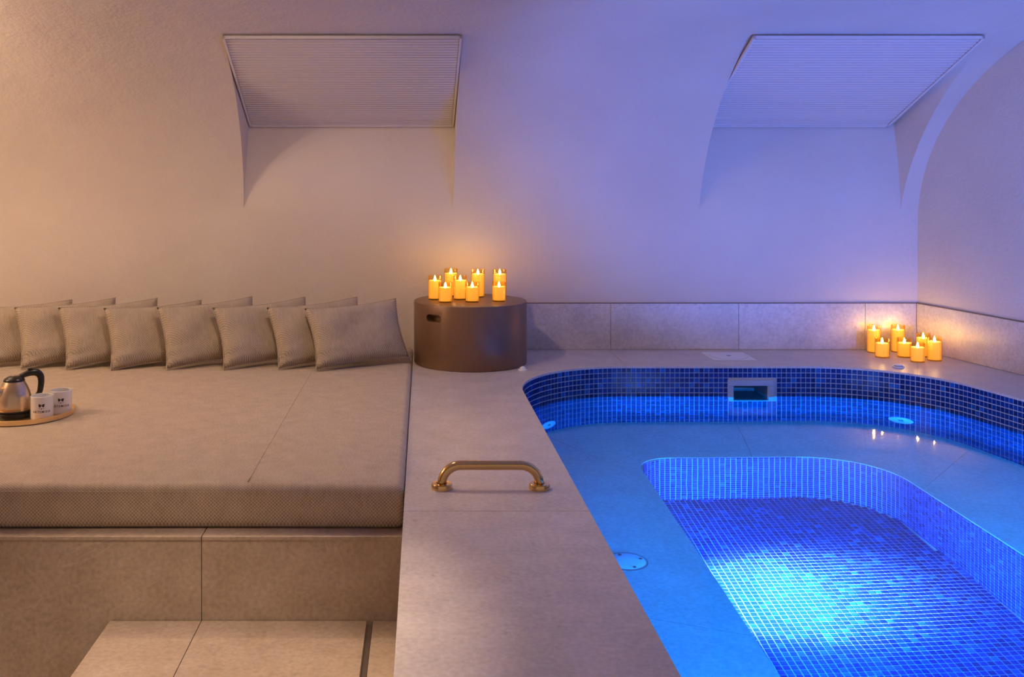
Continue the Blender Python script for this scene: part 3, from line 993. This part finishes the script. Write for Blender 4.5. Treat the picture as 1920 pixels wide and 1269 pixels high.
CUSH = [  # bottom-left corner (X, Y), yaw, lean, roll, width, label
    (-2.26, 5.085, 31, 27, 1, 'beige woven cushion at the far left end of the row, cut by the frame'),
    (-2.018, 5.072, 31, 25, 2, 'second beige cushion from the left, behind the kettle'),
    (-1.79, 5.062, 31, 25, 2, 'third beige cushion from the left end of the row'),
    (-1.562, 5.05, 30, 25, 1, 'fourth beige cushion from the left, middle of the row'),
    (-1.285, 5.055, 29, 24, 3, 'fifth beige cushion from the left end of the row'),
    (-1.0, 5.06, 29, 25, 3, 'third beige cushion from the brown drum table'),
    (-0.728, 5.068, 28, 25, 3, 'narrow looking beige cushion second from the brown drum table'),
    (-0.535, 5.035, 25, 26, 3, 'frontmost fully visible beige cushion next to the brown drum table'),
]
CW, CH = 0.515, 0.325
for i, (bx, by, yaw, lean, roll, label) in enumerate(CUSH):
    V, Fc, ring = cushion_mesh(CW, CH, 0.100, i)
    R = Matrix.Rotation(math.radians(yaw), 4, 'Z') @ Matrix.Rotation(math.radians(-lean), 4, 'X') @ Matrix.Rotation(math.radians(-roll), 4, 'Y')
    c = empty('cushion', (bx, by, MAT_TOP + 0.004))
    tag(c, label, 'cushion', 'beige cushions lined up along the wall')
    corner = R @ Vector((-CW / 2, 0, -CH / 2))
    body = link('cushion_cover', V, Fc, 'pillow_fabric', c, True)
    path = [(x, 0, z) for x, z in ring]
    sm = from_bm('seam', tube_bm(path, 0.0028, 6, False), 'pillow_fabric', c, True)
    M = Matrix.Translation(-corner) @ R
    # rest on the mattress: lowest vertex at the mattress top
    lo = min((M @ Vector(v)).z for v in V)
    M = Matrix.Translation((0, 0, -lo)) @ M
    body.matrix_local = M
    sm.matrix_local = M

# ------------------------------------------------------------------ drum table
DX, DY, DR, DH = 0.247, 5.405, 0.300, 0.329
drum = empty('drum_table', (DX, DY, 0.0)); tag(drum, 'round bronze brown drum side table with a cut-out grip', 'side table')
def drum_mesh():
    bm = lathe_bm([(0, 0.0), (DR - .007, 0), (DR - .002, 0.002), (DR, 0.007), (DR, DH - 0.005), (DR - .0015, DH - .0015), (DR - .005, DH), (0, DH)], 128)
    me = bpy.data.meshes.new('drum_body'); bmesh.ops.recalc_face_normals(bm, faces=bm.faces); bm.to_mesh(me); bm.free()
    o = bpy.data.objects.new('drum_body', me); COL.objects.link(o)
    me.materials.append(MATS['bronze_drum'])
    # rounded slot cutter
    cb = bmesh.new()
    w, hh_ = 0.050, 0.0185
    ring = []
    for k in range(24):
        a = 2 * PI * k / 24
        x = math.cos(a) * hh_ + (w - hh_ if math.cos(a) >= 0 else -(w - hh_)); z = math.sin(a) * hh_
        ring.append((x, z))
    lo = [cb.verts.new((x, -0.05, z)) for x, z in ring]; hi = [cb.verts.new((x, 0.05, z)) for x, z in ring]
    cb.faces.new(lo); cb.faces.new(hi[::-1])
    for k in range(24):
        cb.faces.new((lo[k], hi[k], hi[(k + 1) % 24], lo[(k + 1) % 24]))
    bmesh.ops.recalc_face_normals(cb, faces=cb.faces)
    cm = bpy.data.meshes.new('slot'); cb.to_mesh(cm); cb.free()
    co = bpy.data.objects.new('slot', cm); COL.objects.link(co)
    ang = math.radians(-38.7 - 3)
    co.rotation_euler = (0, 0, ang)
    co.location = (DR * math.sin(ang), -DR * math.cos(ang), 0.262)
    md = o.modifiers.new('b', 'BOOLEAN'); md.operation = 'DIFFERENCE'; md.object = co; md.solver = 'EXACT'
    bpy.context.view_layer.update()
    dg = bpy.context.evaluated_depsgraph_get()
    nm = bpy.data.meshes.new_from_object(o.evaluated_get(dg))
    o.modifiers.clear(); o.data = nm
    bpy.data.objects.remove(co)
    nm.polygons.foreach_set('use_smooth', [True] * len(nm.polygons)); nm.set_sharp_from_angle(angle=math.radians(30))
    return o
db = drum_mesh(); db.parent = drum

# ------------------------------------------------------------------ candles
def make_candle(hgt):
    r = 0.0375
    root = empty('glass_candle')
    g = from_bm('glass', lathe_bm([(0, 0.0), (r - .002, 0), (r, 0.002), (r, hgt - .0006), (r - .0012, hgt), (r - .0024, hgt - .0006), (r - .0024, 0.006), (0, 0.006)], 40), 'candle_glass', root, True, 40)
    wt = hgt - 0.026
    from_bm('wax', lathe_bm([(0, 0.007), (r - .0035, 0.007), (r - .0035, wt - .002), (r - .006, wt), (r - .010, wt - .003), (0.012, wt - .008), (0, wt - .009)], 40), 'wax', root, True, 40)
    f = from_bm('flame', lathe_bm([(0, wt - .006), (0.0035, wt - .004), (0.0062, wt + .004), (0.0058, wt + .010), (0.0032, wt + .019), (0, wt + .026)], 16), 'flame', root, True)
    return root
SIZES = {'short': 0.104, 'medium': 0.128, 'tall': 0.152}
PROTO = {}
def candle(size, x, y, z, label, group):
    if size not in PROTO:
        PROTO[size] = make_candle(SIZES[size]); o = PROTO[size]
    else:
        o = copy_tree(PROTO[size])
    o.location = (x, y, z)
    o.rotation_euler = (0, 0, random.uniform(0, 6))
    tag(o, label, 'candle', group)
def gpt(px, py, z):
    y = F * (H - z) / (py - VY); return (px - VX) * y / F, y
G1 = 'lit candles on the drum table'
for size, px, py, lab in [
        ('medium', 815.5, 561.0, 'medium lit glass candle at the left edge of the drum table'),
        ('short', 835.0, 566.3, 'short lit glass candle at the front left of the drum table'),
        ('tall', 845.5, 555.0, 'tall lit glass candle at the back left of the drum table'),
        ('medium', 863.0, 561.0, 'medium lit glass candle in the middle of the drum table group'),
        ('short', 885.5, 565.6, 'short lit glass candle at the front centre of the drum table'),
        ('tall', 896.0, 556.5, 'tall lit glass candle behind the front centre one on the drum table'),
        ('tall', 937.0, 556.8, 'tall lit glass candle at the back right of the drum table'),
        ('short', 935.6, 564.5, 'short lit glass candle at the front right of the drum table')]:
    x, y = gpt(px, py, DH)
    candle(size, x, y, DH, lab, G1)
G2 = 'lit candles on the deck corner'
for size, px, py, lab in [
        ('tall', 1638.5, 660.5, 'tall lit glass candle at the left of the deck corner group'),
        ('short', 1654.0, 669.5, 'short lit glass candle front left in the deck corner group'),
        ('tall', 1683.6, 659.5, 'tall lit glass candle at the back of the deck corner group'),
        ('short', 1695.5, 669.0, 'short lit glass candle in the middle of the deck corner group'),
        ('short', 1720.5, 678.0, 'short lit glass candle frontmost in the deck corner group'),
        ('medium', 1731.0, 668.0, 'medium lit glass candle behind the frontmost in the deck corner group'),
        ('medium', 1752.0, 675.5, 'medium lit glass candle at the right of the deck corner group')]:
    x, y = gpt(px, py, 0.0)
    candle(size, x, y, 0.0, lab, G2)

# ------------------------------------------------------------------ grab bar
gx0, gx1, gy = 0.0564, 0.3657, 3.21
gb = empty('grab_bar', ((gx0 + gx1) / 2, gy, 0)); tag(gb, 'polished brass grab bar bolted to the deck beside the pool', 'grab bar')
hw = (gx1 - gx0) / 2; zt, br = 0.074, 0.060
path = [(-hw, 0, 0.006), (-hw, 0, zt - br)]
path += [(-hw + br - br * math.cos(a), 0, zt - br + br * math.sin(a)) for a in [PI / 2 * k / 10 for k in range(1, 11)]]
path += [(hw - br + br * math.sin(a), 0, zt - br + br * math.cos(a)) for a in [PI / 2 * k / 10 for k in range(0, 11)]]
path += [(hw, 0, 0.006)]
from_bm('bar', tube_bm(path, 0.0148, 24), 'brass', gb, True, 60)
for s in (-1, 1):
    f = from_bm('flange', lathe_bm([(0, 0.0), (0.033, 0), (0.033, 0.015), (0.031, 0.018), (0.018, 0.0185), (0.018, 0.016), (0.0, 0.016)], 40), 'brass', gb, True, 35)
    f.location = (s * hw, 0, 0)

# ------------------------------------------------------------------ small deck fittings
cv = empty('access_cover', (1.67, 5.556, 0)); tag(cv, 'square white access cover set into the deck behind the pool', 'cover')
lbox('cover_frame', -0.115, 0.115, -0.12, 0.12, 0.0002, 0.004, 'white_plastic', cv, 0.001)
from_bm('lid', lathe_bm([(0.1, 0.0042), (0.1, 0.0052), (0.096, 0.0056), (0, 0.0056)], 48), 'white_plastic', cv, True, 40)
from_bm('lid_groove', lathe_bm([(0.104, 0.0041), (0.104, 0.0046), (0.1005, 0.0046), (0.1005, 0.0041)], 48), 'steel', cv, True, 40)
from_bm('lift_hole', lathe_bm([(0.012, 0.0057), (0.012, 0.0062), (0, 0.0062)], 20), 'screw', cv, True, 40)
b1 = empty('air_button', (0.503, 5.165, 0)); tag(b1, 'small white domed push button on the deck beside the drum table', 'button')
from_bm('button_base', lathe_bm([(0.024, 0), (0.024, 0.005), (0.021, 0.008), (0.0145, 0.009), (0, 0.009)], 32), 'white_plastic', b1, True, 40)
from_bm('button_dome', lathe_bm([(0.0135, 0.009), (0.0125, 0.016), (0.008, 0.020), (0, 0.0215)], 32), 'white_plastic', b1, True, 60)
b2 = empty('air_button', (2.461, 5.255, 0)); tag(b2, 'flat white round push button in front of the corner candles', 'button')
from_bm('button_base', lathe_bm([(0.029, 0), (0.029, 0.004), (0.026, 0.006), (0, 0.006)], 32), 'white_plastic', b2, True, 40)
from_bm('button_dome', lathe_bm([(0.024, 0.0085), (0.025, 0.0095), (0.022, 0.0125), (0, 0.0135)], 32), 'white_plastic', b2, True, 60)
from_bm('button_gap', lathe_bm([(0.022, 0.006), (0.022, 0.0085), (0, 0.0085)], 32), 'screw', b2, True, 60)

# ------------------------------------------------------------------ tray, kettle, mugs
TZ = MAT_TOP + 0.001
tray = empty('serving_tray', (-1.635, 4.125, TZ)); tag(tray, 'round brass tray with a low rim lying on the mattress', 'tray')
TR = 0.202
from_bm('tray_plate', lathe_bm([(0, 0), (TR - .003, 0), (TR - .003, 0.004), (0, 0.004)], 96), 'tray_brass', tray, True, 35)
from_bm('tray_rim', lathe_bm([(TR - .003, 0), (TR, 0.0005), (TR + .001, 0.018), (TR - .002, 0.019), (TR - .004, 0.018), (TR - .003, 0.004)], 96), 'tray_brass', tray, True, 35)
tz = TZ + 0.0045
ket = empty('electric_kettle', (-1.652, 4.085, tz), math.radians(38)); tag(ket, 'small champagne gold electric kettle with black handle on the tray', 'kettle')
ket.scale = (0.92, 0.92, 0.87)
from_bm('power_base', lathe_bm([(0, 0), (0.080, 0), (0.082, 0.004), (0.080, 0.018), (0.074, 0.022), (0, 0.022)], 48), 'black_plastic', ket, True, 40)
prof = [(0, 0.0225), (0.073, 0.0225), (0.0755, 0.030), (0.0750, 0.050), (0.0715, 0.085), (0.0640, 0.115), (0.0540, 0.140), (0.0455, 0.156), (0.0435, 0.160), (0, 0.160)]
from_bm('body', lathe_bm(prof, 56), 'kettle_gold', ket, True, 50)
from_bm('base_band', lathe_bm([(0.0738, 0.0221), (0.0768, 0.0225), (0.0768, 0.030), (0.0756, 0.0305)], 56), 'black_plastic', ket, True, 50)
from_bm('lid', lathe_bm([(0.0445, 0.1602), (0.0450, 0.163), (0.042, 0.170), (0.030, 0.179), (0.014, 0.184), (0, 0.185)], 48), 'black_plastic', ket, True, 60)
li = lbox('lid_inset', -0.014, 0.02, -0.014, 0.012, 0.180, 0.187, 'kettle_gold', ket, 0.003)
# handle: leaves the lid towards the right, drops and returns to the body
hp = [(0.020, 0, 0.176), (0.045, 0, 0.184), (0.072, 0, 0.190), (0.096, 0, 0.187), (0.111, 0, 0.172), (0.116, 0, 0.148), (0.114, 0, 0.120), (0.108, 0, 0.092), (0.092, 0, 0.074), (0.070, 0, 0.068)]
hr = [(0.016, 0.010), (0.017, 0.013), (0.017, 0.016), (0.016, 0.017), (0.016, 0.016), (0.016, 0.014), (0.015, 0.013), (0.014, 0.012), (0.013, 0.011), (0.012, 0.010)]
def smooth_path(pts, rad, sub=5):
    P_, R_ = [], []
    for i in range(len(pts) - 1):
        p0, p1, p2, p3 = [Vector(pts[max(0, min(len(pts) - 1, i + d))]) for d in (-1, 0, 1, 2)]
        for k in range(sub):
            t = k / sub
            P_.append(0.5 * ((2 * p1) + (p2 - p0) * t + (2 * p0 - 5 * p1 + 4 * p2 - p3) * t * t + (3 * p1 - p0 - 3 * p2 + p3) * t ** 3))
            R_.append(tuple(a + (b - a) * t for a, b in zip(rad[i], rad[i + 1])))
    P_.append(Vector(pts[-1])); R_.append(rad[-1])
    return P_, R_
P_, R_ = smooth_path(hp, hr)
from_bm('handle', tube_bm(P_, R_, 16), 'black_plastic', ket, True, 60)
lbox('lid_switch', 0.058, 0.078, -0.007, 0.007, 0.203, 0.211, 'black_plastic', ket, 0.002)
# spout on the left
P_, R_ = smooth_path([(-0.055, 0, 0.105), (-0.072, 0, 0.125), (-0.088, 0, 0.145), (-0.098, 0, 0.153)], [(0.028, 0.024), (0.022, 0.020), (0.016, 0.014), (0.013, 0.008)])
from_bm('spout', tube_bm(P_, R_, 20), 'kettle_gold', ket, True, 60)

def text_mesh(body, size):
    cu = bpy.data.curves.new('lettering', 'FONT'); cu.body = body; cu.size = size; cu.align_x = 'CENTER'; cu.space_character = 1.25; cu.resolution_u = 3; cu.offset = 0.00025
    o = bpy.data.objects.new('lettering', cu); COL.objects.link(o)
    bpy.context.view_layer.update()
    me = bpy.data.meshes.new_from_object(o.evaluated_get(bpy.context.evaluated_depsgraph_get()))
    bpy.data.objects.remove(o)
    V = [tuple(v.co) for v in me.vertices]; Fc = [tuple(p.vertices) for p in me.polygons]
    bpy.data.meshes.remove(me)
    return V, Fc
MR, MH = 0.0435, 0.092
LET = text_mesh('ARTEMISIA', 0.0122)
def wrap(V, r, zc, a0):
    out = []
    for x, y, z in V:
        a = a0 + x / r
        out.append((r * math.sin(a), -r * math.cos(a), zc + y))
    return out
def emblem():
    # small crest: two dark wings around a light centre, a leaf base and a curved stem
    polys = [
        [(-0.0095, 0.0075), (-0.002, 0.006), (-0.0015, -0.001), (-0.005, -0.0035), (-0.0085, -0.001)],
        [(0.0095, 0.0075), (0.0085, -0.001), (0.005, -0.0035), (0.0015, -0.001), (0.002, 0.006)],
        [(-0.0015, 0.0045), (0.0015, 0.0045), (0.0008, 0.001), (-0.0008, 0.001)],
        [(0, -0.0055), (0.002, -0.0072), (0, -0.0105), (-0.002, -0.0072)],
        [(-0.0105, -0.0045), (-0.0095, -0.0040), (-0.0055, -0.0068), (-0.0025, -0.0072), (-0.0025, -0.0080), (-0.0062, -0.0078)],
        [(0.0105, -0.0045), (0.0062, -0.0078), (0.0025, -0.0080), (0.0025, -0.0072), (0.0055, -0.0068), (0.0095, -0.0040)],
    ]
    V, Fc = [], []
    for pl in polys:
        b = len(V); V += [(x * 1.25, y * 1.25, 0) for x, y in pl]; Fc.append(tuple(range(b, b + len(pl))))
    return V, Fc
EMB = emblem()
def mug(x, y, rot, label):
    m = empty('mug', (x, y, tz), rot); tag(m, label, 'mug', 'white mugs on the tray')
    from_bm('cup', lathe_bm([(0, 0.0), (MR - .004, 0), (MR - .001, 0.003), (MR, 0.006), (MR, MH - .0015), (MR - .0015, MH), (MR - .003, MH - .0015), (MR - .0035, 0.008), (0, 0.006)], 64), 'ceramic', m, True, 40)
    # handle at the far side
    hp_ = [(0, MR - .002, 0.070), (0, MR + .016, 0.072), (0, MR + .026, 0.060), (0, MR + .026, 0.040), (0, MR + .016, 0.026), (0, MR - .002, 0.024)]
    P2, R2 = smooth_path(hp_, [(0.005, 0.006)] * 6)
    from_bm('handle', tube_bm(P2, R2, 12), 'ceramic', m, True, 60)
    link('lettering', wrap(LET[0], MR + .0003, 0.030, 0), LET[1], 'print_ink', m)
    link('emblem', wrap(EMB[0], MR + .0003, 0.056, 0), EMB[1], 'print_ink', m)
mug(-1.522, 4.038, math.radians(18), 'white printed mug standing nearest on the brass tray')
mug(-1.484, 4.140, math.radians(20), 'white printed mug at the right rim of the brass tray')
